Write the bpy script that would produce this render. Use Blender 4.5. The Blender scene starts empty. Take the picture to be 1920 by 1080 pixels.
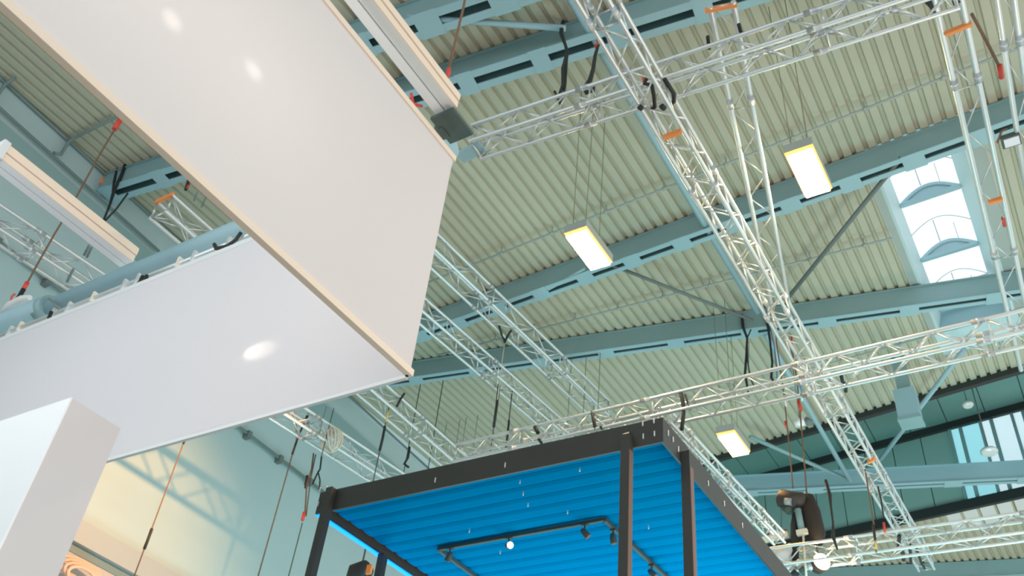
import bpy, bmesh, math, random
from mathutils import Vector, Matrix, Quaternion
random.seed(4)
S = bpy.context.scene
COL = S.collection

# ------------------------------------------------------------------ camera
CAM_F = 1714.08
ROWS = (Vector((0.8541028651520974, 0.5115209579973782, 0.09409891215323518)),
        Vector((-0.267472760133264, 0.5871540223588243, -0.7640081652800229)),
        Vector((-0.4460567433922183, 0.6273726672061014, 0.6383078552838207)))
CAM_P = Vector((0.0, 0.0, 1.65))
cd = bpy.data.cameras.new('camera')
cam = bpy.data.objects.new('camera', cd)
COL.objects.link(cam)
cd.sensor_fit = 'HORIZONTAL'; cd.sensor_width = 36.0
cd.lens = CAM_F / 1920.0 * 36.0
cd.clip_end = 300.0
cam.matrix_world = Matrix((
    (ROWS[0][0], -ROWS[1][0], -ROWS[2][0], CAM_P[0]),
    (ROWS[0][1], -ROWS[1][1], -ROWS[2][1], CAM_P[1]),
    (ROWS[0][2], -ROWS[1][2], -ROWS[2][2], CAM_P[2]),
    (0, 0, 0, 1)))
cd.dof.use_dof = True
cd.dof.focus_distance = 9.0
cd.dof.aperture_fstop = 4.0
S.camera = cam

# ------------------------------------------------------------------ world, lights, exposure
w = bpy.data.worlds.new('world'); S.world = w; w.use_nodes = True
wn = w.node_tree.nodes['Background']
wn.inputs[0].default_value = (0.86, 0.96, 1.0, 1)
wn.inputs[1].default_value = 1.15
S.view_settings.view_transform = 'Standard'
S.view_settings.look = 'None'
S.view_settings.exposure = 0.2
S.view_settings.gamma = 1.0
S.view_settings.use_curve_mapping = False
S.cycles.filter_width = 2.2


def light(name, kind, loc, target, energy, color, size=0.3, size_y=None, spot=60, blend=0.5):
    ld = bpy.data.lights.new(name, kind); ld.energy = energy; ld.color = color
    o = bpy.data.objects.new(name, ld); COL.objects.link(o)
    o.location = loc
    d = Vector(target) - Vector(loc)
    o.rotation_euler = d.to_track_quat('-Z', 'Y').to_euler()
    if kind == 'AREA':
        ld.size = size
        if size_y: ld.shape = 'RECTANGLE'; ld.size_y = size_y
    elif kind == 'SPOT':
        ld.spot_size = math.radians(spot); ld.spot_blend = blend; ld.shadow_soft_size = size
    else:
        ld.shadow_soft_size = size
    return o


light('roof_fill', 'AREA', (0.0, 25.5, 0.6), (-1.0, 27.0, 13.0), 420, (1.0, 0.92, 0.78), 5.0, 5.0)  # added fill for the far deck, no lamp in view
# unseen area fills added below the frame to brighten and tint the roof
light('roof_fill', 'AREA', (4.0, 8.0, 0.6), (-1.0, 8.0, 13.0), 560, (1.0, 0.80, 0.62), 6.0, 6.0)
light('roof_fill', 'AREA', (-8.0, 12.0, 0.6), (-7.0, 13.0, 13.0), 330, (0.58, 0.98, 1.0), 5.0, 5.0)
light('roof_fill', 'AREA', (-1.0, 16.0, 0.6), (-2.0, 20.0, 13.0), 520, (0.45, 1.0, 0.98), 5.0, 5.0)
light('wall_wash', 'SPOT', (-6.6, 6.6, 8.75), (-14.0, 8.0, 7.3), 2500, (1.0, 0.47, 0.17), 0.05, spot=60, blend=0.8)
light('canopy_fill', 'AREA', (-3.4, 9.6, 3.0), (-3.4, 9.6, 6.0), 50, (0.25, 0.8, 1.0), 1.2, 2.0)  # unseen blue fills added to brighten the louvres
light('canopy_fill', 'AREA', (-5.6, 8.6, 2.6), (-5.6, 8.6, 6.0), 14, (0.2, 0.6, 1.0), 1.0, 3.0)


# ------------------------------------------------------------------ geometry helpers
def ray(px, py):
    d = ROWS[0] * (px - 960) + ROWS[1] * (py - 540) + ROWS[2] * CAM_F
    return d.normalized()


def at(px, py, x=None, y=None, z=None):
    """world point on a plane x=, y= or z= (measured real positions of the hall)"""
    d = ray(px, py)
    i, v = (0, x) if x is not None else (1, y) if y is not None else (2, z)
    return CAM_P + d * ((v - CAM_P[i]) / d[i])


class MB:
    def __init__(s): s.v = []; s.f = []; s.m = []; s.sm = []

    def _add(s, vs, fs, mi=0, smooth=False):
        n = len(s.v); s.v += [Vector(p) for p in vs]
        for f in fs: s.f.append([n + i for i in f]); s.m.append(mi); s.sm.append(smooth)

    def box(s, a, b, mi=0):
        (x0, y0, z0), (x1, y1, z1) = [(min(p, q)) for p, q in zip(a, b)], [(max(p, q)) for p, q in zip(a, b)]
        s._add([(x0, y0, z0), (x1, y0, z0), (x1, y1, z0), (x0, y1, z0), (x0, y0, z1), (x1, y0, z1), (x1, y1, z1), (x0, y1, z1)],
               [(0, 3, 2, 1), (4, 5, 6, 7), (0, 1, 5, 4), (1, 2, 6, 5), (2, 3, 7, 6), (3, 0, 4, 7)], mi)
        return s

    def bar(s, p, q, wd, ht, up=(0, 0, 1), mi=0, off=(0, 0)):
        """rectangular bar p->q, wd along side, ht along up; off shifts (side, up)"""
        p, q, up = Vector(p), Vector(q), Vector(up)
        d = (q - p).normalized(); sd = d.cross(up).normalized(); u = sd.cross(d).normalized()
        o = sd * off[0] + u * off[1]
        vs = []
        for e in (p + o, q + o):
            for a, b in ((-1, -1), (1, -1), (1, 1), (-1, 1)): vs.append(e + sd * (a * wd / 2) + u * (b * ht / 2))
        s._add(vs, [(0, 1, 2, 3), (7, 6, 5, 4), (0, 4, 5, 1), (1, 5, 6, 2), (2, 6, 7, 3), (3, 7, 4, 0)], mi)
        return s

    def tube(s, pts, r, n=8, mi=0, caps=True):
        pts = [Vector(p) for p in pts]
        rs = r if isinstance(r, (list, tuple)) else [r] * len(pts)
        base = len(s.v); ref = None
        for i, p in enumerate(pts):
            d = (pts[min(i + 1, len(pts) - 1)] - pts[max(i - 1, 0)])
            d = d.normalized() if d.length > 1e-9 else Vector((0, 0, 1))
            if ref is None:
                ref = d.cross(Vector((0.31, 0.87, 0.12)))
                if ref.length < 0.1: ref = d.cross(Vector((1, 0, 0)))
            ref = (ref - d * ref.dot(d)).normalized(); b = d.cross(ref)
            for k in range(n):
                a = 2 * math.pi * k / n
                s.v.append(p + (ref * math.cos(a) + b * math.sin(a)) * rs[i])
        for i in range(len(pts) - 1):
            for k in range(n):
                a0 = base + i * n + k; a1 = base + i * n + (k + 1) % n
                s.f.append([a0, a1, a1 + n, a0 + n]); s.m.append(mi); s.sm.append(True)
        if caps:
            s.f.append([base + k for k in range(n)][::-1]); s.m.append(mi); s.sm.append(False)
            e = base + (len(pts) - 1) * n
            s.f.append([e + k for k in range(n)]); s.m.append(mi); s.sm.append(False)
        return s

    def mesh(s, name, mats, org=Vector((0, 0, 0))):
        me = bpy.data.meshes.new(name)
        me.from_pydata([tuple(v - org) for v in s.v], [], s.f)
        for m in (mats if isinstance(mats, (list, tuple)) else [mats]): me.materials.append(m)
        me.polygons.foreach_set('material_index', s.m)
        me.polygons.foreach_set('use_smooth', s.sm)
        me.update()
        return me

    def build(s, name, mats, parent=None, org=None):
        if org is None: org = wloc(parent) if parent else Vector((0, 0, 0))
        o = bpy.data.objects.new(name, s.mesh(name, mats, org)); COL.objects.link(o)
        if parent is not None: o.parent = parent
        else: o.location = org
        return o


def wloc(o):
    p = o.location.copy()
    while o.parent is not None: o = o.parent; p += o.location
    return p


def thing(name, loc, label, cat, group=None):
    o = bpy.data.objects.new(name, None); COL.objects.link(o); o.location = loc
    o.empty_display_size = 0.2
    o['label'] = label; o['category'] = cat
    if group: o['group'] = group
    return o


def setting(name, loc=(0, 0, 0)):
    o = bpy.data.objects.new(name, None); COL.objects.link(o); o.location = loc
    o['kind'] = 'structure'
    return o


def tag(o, label, cat, group=None):
    o['label'] = label; o['category'] = cat
    if group: o['group'] = group
    return o


def place(name, me, parent, p, q, k=1.0):
    """child object sharing unit mesh (length 1 along z) laid from world p to q"""
    o = bpy.data.objects.new(name, me); COL.objects.link(o); o.parent = parent
    p, q = Vector(p), Vector(q); d = q - p
    o.location = p - wloc(parent)
    o.rotation_mode = 'QUATERNION'; o.rotation_quaternion = d.to_track_quat('Z', 'Y')
    o.scale = (k, k, d.length)
    return o


# ------------------------------------------------------------------ materials
def mat(name, col, rough=0.6, metal=0.0, noise=0.0, nscale=6.0, emit=None, estr=0.0, bump=0.0, spec=0.5, col2=None):
    m = bpy.data.materials.new(name); m.use_nodes = True
    nt = m.node_tree; b = nt.nodes['Principled BSDF']
    b.inputs['Base Color'].default_value = (*col, 1); b.inputs['Roughness'].default_value = rough
    b.inputs['Metallic'].default_value = metal; b.inputs['Specular IOR Level'].default_value = spec
    if emit: b.inputs['Emission Color'].default_value = (*emit, 1); b.inputs['Emission Strength'].default_value = estr
    if noise or bump:
        tc = nt.nodes.new('ShaderNodeTexCoord')
        nz = nt.nodes.new('ShaderNodeTexNoise'); nz.inputs['Scale'].default_value = nscale; nz.inputs['Detail'].default_value = 4
        nt.links.new(tc.outputs['Object'], nz.inputs['Vector'])
        if noise:
            mx = nt.nodes.new('ShaderNodeMix'); mx.data_type = 'RGBA'
            c2 = col2 or tuple(c * (1 - noise) for c in col)
            mx.inputs[6].default_value = (*col, 1); mx.inputs[7].default_value = (*c2, 1)
            nt.links.new(nz.outputs['Fac'], mx.inputs[0]); nt.links.new(mx.outputs[2], b.inputs['Base Color'])
        if bump:
            bp = nt.nodes.new('ShaderNodeBump'); bp.inputs['Strength'].default_value = bump; bp.inputs['Distance'].default_value = 0.01
            nt.links.new(nz.outputs['Fac'], bp.inputs['Height']); nt.links.new(bp.outputs['Normal'], b.inputs['Normal'])
    return m


M = {}
M['deck'] = mat('roof_deck_paint', (0.56, 0.54, 0.42), 0.55, noise=0.12, nscale=0.8)
M['steel'] = mat('teal_grey_steel', (0.28, 0.44, 0.46), 0.5, noise=0.15, nscale=2.0)
M['steel_dark'] = mat('dark_grey_steel', (0.17, 0.20, 0.19), 0.6)
M['steel_blue'] = mat('light_blue_grey_steel', (0.33, 0.51, 0.57), 0.45)
M['alu'] = mat('brushed_aluminium', (0.78, 0.82, 0.83), 0.42, metal=0.6, noise=0.15, nscale=9)
M['wall'] = mat('blue_grey_wall_plaster', (0.50, 0.63, 0.64), 0.8, noise=0.08, nscale=0.7)
M['wall_band'] = mat('darker_wall_band', (0.30, 0.43, 0.43), 0.8)
M['wall_low'] = mat('pale_wall_band', (0.42, 0.46, 0.46), 0.8)
M['conduit'] = mat('grey_conduit', (0.20, 0.27, 0.26), 0.6)
M['floor'] = mat('grey_hall_floor', (0.30, 0.30, 0.29), 0.7, noise=0.15, nscale=1.2)
M['white'] = mat('white_painted_board', (0.80, 0.79, 0.79), 0.6, noise=0.04, nscale=2)
M['cream'] = mat('cream_profile', (0.90, 0.74, 0.60), 0.5)
M['profile'] = mat('white_profile', (0.74, 0.77, 0.78), 0.45)
M['groove'] = mat('grey_groove', (0.36, 0.40, 0.41), 0.6)
M['black'] = mat('black_webbing', (0.025, 0.03, 0.03), 0.7, noise=0.3, nscale=30)
M['rubber'] = mat('dark_cap', (0.07, 0.10, 0.09), 0.6)
M['rope'] = mat('brown_rope', (0.22, 0.13, 0.08), 0.8, noise=0.3, nscale=40)
M['wire'] = mat('dark_steel_wire', (0.08, 0.09, 0.085), 0.5)
M['olive'] = mat('olive_wire', (0.24, 0.23, 0.12), 0.6)
M['red'] = mat('red_shackle', (0.70, 0.07, 0.05), 0.5)
M['orange'] = mat('orange_tape', (0.90, 0.30, 0.08), 0.6)
M['blue_cable'] = mat('blue_cable', (0.03, 0.25, 0.50), 0.5)
M['bronze'] = mat('dark_bronze_frame', (0.052, 0.050, 0.043), 0.45, noise=0.2, nscale=3)
M['louver'] = mat('blue_louver', (0.0, 0.20, 0.46), 0.8, noise=0.25, nscale=1.2, col2=(0.0, 0.26, 0.52), spec=0.0)
M['led'] = mat('blue_led_strip', (0.0, 0.2, 0.6), 0.4, emit=(0.0, 0.30, 1.0), estr=1.5)
M['lamp'] = mat('lamp_glow', (1, 0.9, 0.7), 0.4, emit=(1.0, 0.74, 0.42), estr=110)
M['lamp_low'] = mat('lamp_orange_glow', (1, 0.8, 0.5), 0.4, emit=(1.0, 0.56, 0.20), estr=60)
M['lamp_soft'] = mat('spot_glow', (1, 0.9, 0.7), 0.4, emit=(1.0, 0.80, 0.55), estr=12)
M['reflector'] = mat('lamp_reflector_glow', (0.95, 0.50, 0.14), 0.35, emit=(1.0, 0.42, 0.08), estr=1.2)  # orange emission on the rim imitates the halo round the lamp
M['housing'] = mat('lamp_housing', (0.40, 0.45, 0.43), 0.5)
M['lavender'] = mat('flood_lens', (0.80, 0.80, 0.90), 0.2)
M['bolt'] = mat('bright_bolt', (0.92, 0.92, 0.90), 0.3, metal=0.2)
M['copper'] = mat('warm_brown_edge', (0.20, 0.12, 0.085), 0.5)
M['pale'] = mat('pale_bracket', (0.80, 0.74, 0.62), 0.5)
M['panel_dark'] = mat('teal_lantern_panel', (0.16, 0.33, 0.31), 0.6, noise=0.15, nscale=0.8)
M['gutter'] = mat('dark_gutter', (0.03, 0.035, 0.035), 0.6)
M['yellow'] = mat('yellow_strap', (0.75, 0.58, 0.15), 0.6)

# stretched translucent fabric
fm = bpy.data.materials.new('stretched_white_fabric'); fm.use_nodes = True
nt = fm.node_tree; pb = nt.nodes['Principled BSDF']
pb.inputs['Base Color'].default_value = (0.86, 0.80, 0.785, 1); pb.inputs['Roughness'].default_value = 0.75  # pink tint carries the light from the right
pb.inputs['Specular IOR Level'].default_value = 0.2
tr = nt.nodes.new('ShaderNodeBsdfTranslucent'); tr.inputs[0].default_value = (0.9, 0.89, 0.88, 1)
mx = nt.nodes.new('ShaderNodeMixShader'); mx.inputs[0].default_value = 0.30
nt.links.new(pb.outputs[0], mx.inputs[1]); nt.links.new(tr.outputs[0], mx.inputs[2])
nt.links.new(mx.outputs[0], nt.nodes['Material Output'].inputs[0])
M['fabric'] = fm
# translucent polycarbonate glazing: lets the daylight through, diffused
gm = bpy.data.materials.new('opal_glazing'); gm.use_nodes = True
nt = gm.node_tree
tr = nt.nodes.new('ShaderNodeBsdfTranslucent'); tr.inputs[0].default_value = (0.93, 0.96, 0.98, 1)
tp = nt.nodes.new('ShaderNodeBsdfTransparent'); tp.inputs[0].default_value = (0.97, 0.99, 1, 1)
mx = nt.nodes.new('ShaderNodeMixShader'); mx.inputs[0].default_value = 0.6
nt.links.new(tr.outputs[0], mx.inputs[1]); nt.links.new(tp.outputs[0], mx.inputs[2])
nt.links.new(mx.outputs[0], nt.nodes['Material Output'].inputs[0])
M['glass'] = gm
gm2 = gm.copy(); gm2.name = 'opal_teal_glazing'
for n in gm2.node_tree.nodes:
    if n.type == 'BSDF_TRANSLUCENT': n.inputs[0].default_value = (0.66, 0.92, 0.97, 1)
    if n.type == 'BSDF_TRANSPARENT': n.inputs[0].default_value = (0.60, 0.88, 0.93, 1)
    if n.type == 'MIX_SHADER': n.inputs[0].default_value = 0.45
M['glass_teal'] = gm2
gm3 = gm2.copy(); gm3.name = 'pale_lantern_glazing'
for n in gm3.node_tree.nodes:
    if n.type == 'BSDF_TRANSLUCENT': n.inputs[0].default_value = (0.90, 0.97, 1.0, 1)
    if n.type == 'BSDF_TRANSPARENT': n.inputs[0].default_value = (0.86, 0.96, 1.0, 1)
M['glass_pale'] = gm3
M['lan_wall'] = mat('sage_lantern_wall', (0.36, 0.56, 0.53), 0.6, noise=.12, nscale=.6)

# ------------------------------------------------------------------ the hall
ROOF = 13.65
fl = MB().box((-22, -14, -0.1), (24, 40, 0)).build('floor', M['floor']); fl['kind'] = 'structure'


def wall_x(y): return -13.42 - 0.059 * y


def lan_near(x): return 18.50 - 0.167 * x
def lan_far(x): return 24.10 - 0.163 * x


# roof of corrugated sheets, each sheet five ribs wide
ceiling = setting('ceiling', (0, 0, ROOF))
RP = 0.205


def sheet(x0, nrib, ya, yb):
    mb = MB(); prof = []
    for k in range(nrib):
        b = x0 + k * RP
        prof += [(b, 0.0), (b + RP * 0.58, 0.0), (b + RP * 0.67, 0.06), (b + RP * 0.91, 0.06)]
    prof.append((x0 + nrib * RP, 0.0))
    for (xa, za), (xb, zb) in zip(prof[:-1], prof[1:]):
        vs = [(xa, ya(xa), ROOF + za), (xb, ya(xb), ROOF + zb), (xb, yb(xb), ROOF + zb), (xa, yb(xa), ROOF + za)]
        mb._add(vs, [(0, 3, 2, 1)])
    return mb


B1 = lambda x: 7.317 + 0.120 * x
B2 = lambda x: 11.15 - 0.059 * x
B3 = lambda x: 15.21 + 0.178 * x
SKX0, SKX1 = -1.10, 0.26
GX0, GX1 = -0.98, 0.045
x = -14.2
sx = []
while x < 6.0:
    sx.append(x); x += RP * 5
front = lambda x: -6.0
for x in sx:
    hole = (x + RP * 5 > SKX0 - 0.14) and (x < SKX1 + 0.12)
    segs = [(front, B1), (B1, B2), (B2, B3), (B3, lan_near)]
    for k, (a, b) in enumerate(segs):
        if hole and k >= 2:
            continue
        sheet(x, 5, a, b).build('roof_sheet', M['deck'], ceiling)
    sheet(x, 5, lan_far, lambda x: 34.0).build('roof_sheet', M['deck'], ceiling)
# deck around the skylight opening
hx = [x for x in sx if (x + RP * 5 > SKX0 - 0.14) and (x < SKX1 + 0.12)]
x0, x1 = hx[0], hx[-1] + RP * 5
SKY1 = lambda x: 16.5 - 0.06 * x
nl = int((SKX0 - 0.14 - x0) / RP); nr = int((x1 - SKX1 - 0.12) / RP)
sheet(x0, nl, B2, B3).build('roof_sheet', M['deck'], ceiling)
sheet(x1 - nr * RP, nr, B2, B3).build('roof_sheet', M['deck'], ceiling)
sheet(x0, nl, B3, SKY1).build('roof_sheet', M['deck'], ceiling)
sheet(x1 - nr * RP, nr, B3, SKY1).build('roof_sheet', M['deck'], ceiling)
sheet(x0, len(hx) * 5, SKY1, lan_near).build('roof_sheet', M['deck'], ceiling)
ex0, ex1 = x0 + nl * RP, x1 - nr * RP

# skylight: flat flashing, upstand, opal dome panes between arched ribs
win = setting('window_1', (SKX0, B2(0), ROOF))
fr = MB()
for xa, xb in ((ex0, SKX0 - 0.03), (SKX1 + 0.03, ex1)):
    fr._add([(xa, B2(xa), ROOF + .02), (xb, B2(xb), ROOF + .02), (xb, SKY1(xb), ROOF + .02), (xa, SKY1(xa), ROOF + .02)], [(0, 3, 2, 1)])
fr.build('flashing', M['housing'], win)
up = MB()
HU = 0.42
for xx, s in ((SKX0, -1), (SKX1, 1)):
    gx = GX0 if s < 0 else GX1
    va = [(xx, B2(xx), ROOF), (xx, SKY1(xx), ROOF), (gx, SKY1(gx), ROOF + HU), (gx, B2(gx), ROOF + HU)]
    up._add(va + [(a + s * .05, b, c + .02) for a, b, c in va], [(0, 1, 2, 3), (7, 6, 5, 4), (0, 4, 5, 1), (1, 5, 6, 2), (2, 6, 7, 3), (3, 7, 4, 0)])
up.build('upstand', mat('upstand_paint', (0.62, 0.76, 0.78), 0.5), win)
ends = MB()
ends.bar((SKX0, SKY1(SKX0) + .03, ROOF + HU / 2), (SKX1, SKY1(SKX1) + .03, ROOF + HU / 2), 0.06, HU)
ends.bar((SKX0 - .3, B2(SKX0) + .18, ROOF + HU / 2 - .02), (SKX1 + .3, B2(SKX1) + .18, ROOF + HU / 2 - .02), 0.06, HU + .06)
ends.build('end_board', M['steel_blue'], win)
ribs_y = [11.5, 13.15, 14.78, 16.45]
arch = lambda t: ROOF + HU + 0.28 * math.sin(math.pi * t)
for k, yy in enumerate(ribs_y):
    rb = MB(); n = 12
    sk = lambda x: yy - 0.06 * (x - GX0)
    for i in range(n):
        t0, t1 = i / n, (i + 1) / n
        xa = GX0 + (GX1 - GX0) * t0; xb = GX0 + (GX1 - GX0) * t1
        rb.bar((xa, sk(xa), arch(t0) - .03), (xb, sk(xb), arch(t1) - .03), 0.05, 0.07)
    rb.bar((GX0, sk(GX0), ROOF + HU - .02), (GX1, sk(GX1), ROOF + HU - .02), 0.07, 0.08)
    # solid arched web above the tie
    for i in range(n):
        t0, t1 = i / n, (i + 1) / n
        xa = GX0 + (GX1 - GX0) * t0; xb = GX0 + (GX1 - GX0) * t1
        if k in (1, 2):
            rb._add([(xa, sk(xa), ROOF + HU), (xb, sk(xb), ROOF + HU), (xb, sk(xb), arch(t1)), (xa, sk(xa), arch(t0))], [(0, 1, 2, 3)])
    rb.build('rib', M['steel_blue'], win)
MB().bar((SKX0 - .1, SKY1(SKX0) + .45, ROOF - .03), (SKX1 + .1, SKY1(SKX1) + .45, ROOF - .03), 0.78, 0.03).build('end_flashing', mat('pale_end_flashing', (0.55, 0.72, 0.76), .5), win)
for k in range(len(ribs_y) - 1):
    ya, yb = ribs_y[k] - .0, ribs_y[k + 1]
    pn = MB(); n = 12
    for i in range(n):
        t0, t1 = i / n, (i + 1) / n
        xa = GX0 + (GX1 - GX0) * t0; xb = GX0 + (GX1 - GX0) * t1
        oa, ob = -0.06 * (xa - GX0), -0.06 * (xb - GX0)
        pn._add([(xa, ya + oa, arch(t0)), (xb, ya + ob, arch(t1)), (xb, yb + ob, arch(t1)), (xa, yb + oa, arch(t0))], [(0, 1, 2, 3)])
    p = pn.build('pane', M['glass'], win)
    # hairline stay and opener rod under the pane
    br = MB(); ym = ya + (yb - ya) * 0.52
    for i in range(n):
        t0, t1 = i / n, (i + 1) / n
        xa = GX0 + (GX1 - GX0) * t0; xb = GX0 + (GX1 - GX0) * t1
        br.tube([(xa, ym, arch(t0) - .03), (xb, ym, arch(t1) - .03)], 0.008, 5, caps=False)
    xm = (GX0 + GX1) / 2
    br.tube([(xm - .1, ym + .05, arch(.5) - .04), (xm - .1, yb - .1, arch(.45) - .04)], 0.009, 5)
    br.tube([(xm + .22, ym + .2, arch(.7) - .04), (xm + .22, yb - .1, arch(.7) - .04)], 0.006, 5)
    br.build('stay_rod', M['housing'], win)

# raised lantern beyond the deck edge
lan = setting('trim_1', (-4, 21, ROOF))
LZ = 16.15
XS = [-14 + i * 1.0 for i in range(21)]
for xa, xb in zip(XS[:-1], XS[1:]):
    t = MB(); g = 0.012
    t._add([(xa + g, lan_near(xa), LZ), (xb - g, lan_near(xb), LZ), (xb - g, lan_far(xb), LZ), (xa + g, lan_far(xa), LZ),
            (xa + g, lan_near(xa), LZ + .05), (xb - g, lan_near(xb), LZ + .05), (xb - g, lan_far(xb), LZ + .05), (xa + g, lan_far(xa), LZ + .05)],
           [(0, 3, 2, 1), (4, 5, 6, 7), (0, 1, 5, 4), (1, 2, 6, 5), (2, 3, 7, 6), (3, 0, 4, 7)])
    t.build('ceiling_panel', M['panel_dark'], lan)
XG = [-14 + i * 0.8 for i in range(26)]
for xa, xb in zip(XG[:-1], XG[1:]):
    t = MB()
    t.bar((xa + .012, lan_far(xa), (LZ + ROOF) / 2 + .05), (xb - .012, lan_far(xb), (LZ + ROOF) / 2 + .05), 0.02, LZ - ROOF - .12)
    if xa > -2.7:
        t.build('glazing_panel', M['glass_pale'] if xa > -1.9 else M['glass_teal'], lan)
        m2 = MB()
        m2.bar((xa, lan_far(xa) - .03, ROOF + .1), (xa, lan_far(xa) - .03, LZ - .05), 0.08, 0.06, up=(0, 1, 0))
        xm = xa + .28
        m2.bar((xm, lan_far(xm) - .02, ROOF + .1), (xm, lan_far(xm) - .02, LZ - .05), 0.10, 0.03, up=(0, 1, 0))
        m2.build('mullion', M['steel'], lan)
    else:
        t.build('wall_panel', M['lan_wall'], lan)
MB().bar((-14, lan_far(-14) + .05, (LZ + ROOF) / 2), (-2.7, lan_far(-2.7) + .05, (LZ + ROOF) / 2), 0.04, LZ - ROOF).build('light_block_board', M['gutter'], lan)  # added to keep daylight from leaking through the wall panel gaps
t = MB(); t._add([(-14, lan_near(-14) - .1, LZ + .07), (6, lan_near(6) - .1, LZ + .07), (6, lan_far(6) + .1, LZ + .07), (-14, lan_far(-14) + .1, LZ + .07)], [(0, 3, 2, 1)])
t.build('light_block_board', M['gutter'], lan)  # sheet added above the ceiling panels against light leaks
MB().bar((-14, lan_far(-14) - .06, LZ - .10), (6, lan_far(6) - .06, LZ - .10), 0.12, 0.20).build('gutter_beam', M['gutter'], lan)
MB().bar((-14, lan_far(-14) - .06, ROOF + .02), (6, lan_far(6) - .06, ROOF + .02), 0.12, 0.26).build('gutter_beam', M['gutter'], lan)
MB().bar((-14, lan_near(-14) + .02, ROOF - .02), (6, lan_near(6) + .02, ROOF - .02), 0.12, 0.22).build('deck_edge_shade', M['gutter'], lan)  # near-black bar painted as the shadow gap under the deck edge
MB().bar((-14, lan_near(-14) + .05, (LZ + ROOF) / 2), (6, lan_near(6) + .05, (LZ + ROOF) / 2), 0.04, LZ - ROOF).build('near_wall', M['panel_dark'], lan)
# opal sheets in the deck just beyond the lantern
for xa in [-2.6 + .42 * i for i in range(14)]:
    t = MB(); xb = xa + .34
    t._add([(xa, lan_far(xa) + .1, ROOF - .03), (xb, lan_far(xb) + .1, ROOF - .03), (xb, lan_far(xb) + 1.15, ROOF - .03), (xa, lan_far(xa) + 1.15, ROOF - .03),
            (xa, lan_far(xa) + .1, ROOF - .01), (xb, lan_far(xb) + .1, ROOF - .01), (xb, lan_far(xb) + 1.15, ROOF - .01), (xa, lan_far(xa) + 1.15, ROOF - .01)],
           [(0, 3, 2, 1), (4, 5, 6, 7), (0, 1, 5, 4), (1, 2, 6, 5), (2, 3, 7, 6), (3, 0, 4, 7)])
    t.build('light_sheet', M['white'], lan)

# walls
def wall_seg(name, ya, yb, za, zb, m, parent, proud=0.0, th=0.2):
    t = MB()
    vs = [(wall_x(ya) + proud, ya, za), (wall_x(yb) + proud, yb, za), (wall_x(yb) + proud, yb, zb), (wall_x(ya) + proud, ya, zb),
          (wall_x(ya) + proud - th, ya, za), (wall_x(yb) + proud - th, yb, za), (wall_x(yb) + proud - th, yb, zb), (wall_x(ya) + proud - th, ya, zb)]
    t._add(vs, [(0, 1, 2, 3), (7, 6, 5, 4), (0, 4, 5, 1), (1, 5, 6, 2), (2, 6, 7, 3), (3, 7, 4, 0)])
    return t.build(name, m, parent)


wl = setting('wall_left', (wall_x(0), 0, 0))
wall_seg('wall_face', -6, 34, 0, 17, M['wall'], wl)
wall_seg('cornice_band', -6, 34, 12.55, 12.92, M['wall_band'], wl, 0.06, 0.1)
wall_seg('ledge', -6, 34, 7.30, 7.66, M['wall_low'], wl, 0.16, 0.2)
wall_seg('ledge_dark_strip', -6, 34, 7.17, 7.30, M['conduit'], wl, 0.05, 0.1)  # plain dark strip under the ledge
wall_seg('lower_band', -6, 34, 4.2, 7.17, mat('greyish_pink_wall', (.50, .46, .44), .8), wl, 0.03, 0.1)
wb = setting('wall_back', (0, 34, 0))
MB().box((-17, 34, 0), (8, 34.2, 17)).build('wall_face', M['wall'], wb)


# ------------------------------------------------------------------ roof beams
def roof_beam(fn, xa, xb, wd, label, gap=0.08, pitch=1.05, bat=0.32, x_ph=0.0, ztop=ROOF - 0.02, ht=0.46, m='steel'):
    root = thing('roof_beam', ((xa + xb) / 2, fn((xa + xb) / 2), ztop - ht), label, 'beam', 'battened steel roof beams')
    zb = ztop - ht
    pa, pb_ = Vector((xa, fn(xa), 0)), Vector((xb, fn(xb), 0))
    d = (pb_ - pa).normalized(); n = Vector((-d.y, d.x, 0))   # n points to +y
    L = (pb_ - pa).length

    def strip(name, o0, o1, z0, z1, mm):
        t = MB(); c = (o0 + o1) / 2
        t.bar(pa + n * c + Vector((0, 0, (z0 + z1) / 2)), pb_ + n * c + Vector((0, 0, (z0 + z1) / 2)), abs(o1 - o0), z1 - z0)
        return t.build(name, mm, root)
    strip('web', 0.0, 0.02, zb + .02, ztop, M[m]); strip('web', wd - .02, wd, zb + .02, ztop, M[m])
    strip('top_flange', -0.04, wd + .04, ztop - .02, ztop, M[m])
    f = (wd - gap) / 2
    strip('bottom_flange', -0.03, f, zb, zb + .02, M['steel_blue']); strip('bottom_flange', wd - f, wd + .03, zb, zb + .02, M['steel_blue'])
    s = (x_ph - xa) % pitch
    me = None
    while s < L - bat:
        p = pa + d * s + n * (wd / 2)
        t = MB().bar(p - d * (bat / 2) + Vector((0, 0, zb - .004)), p + d * (bat / 2) + Vector((0, 0, zb - .004)), wd + .10, 0.012)
        if me is None:
            o = t.build('batten', M['steel_blue'], root, org=p); me = o.data
            o.location = p - wloc(root)
        else:
            o = bpy.data.objects.new('batten', me); COL.objects.link(o); o.parent = root; o.location = p - wloc(root)
        s += pitch
    return root


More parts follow.
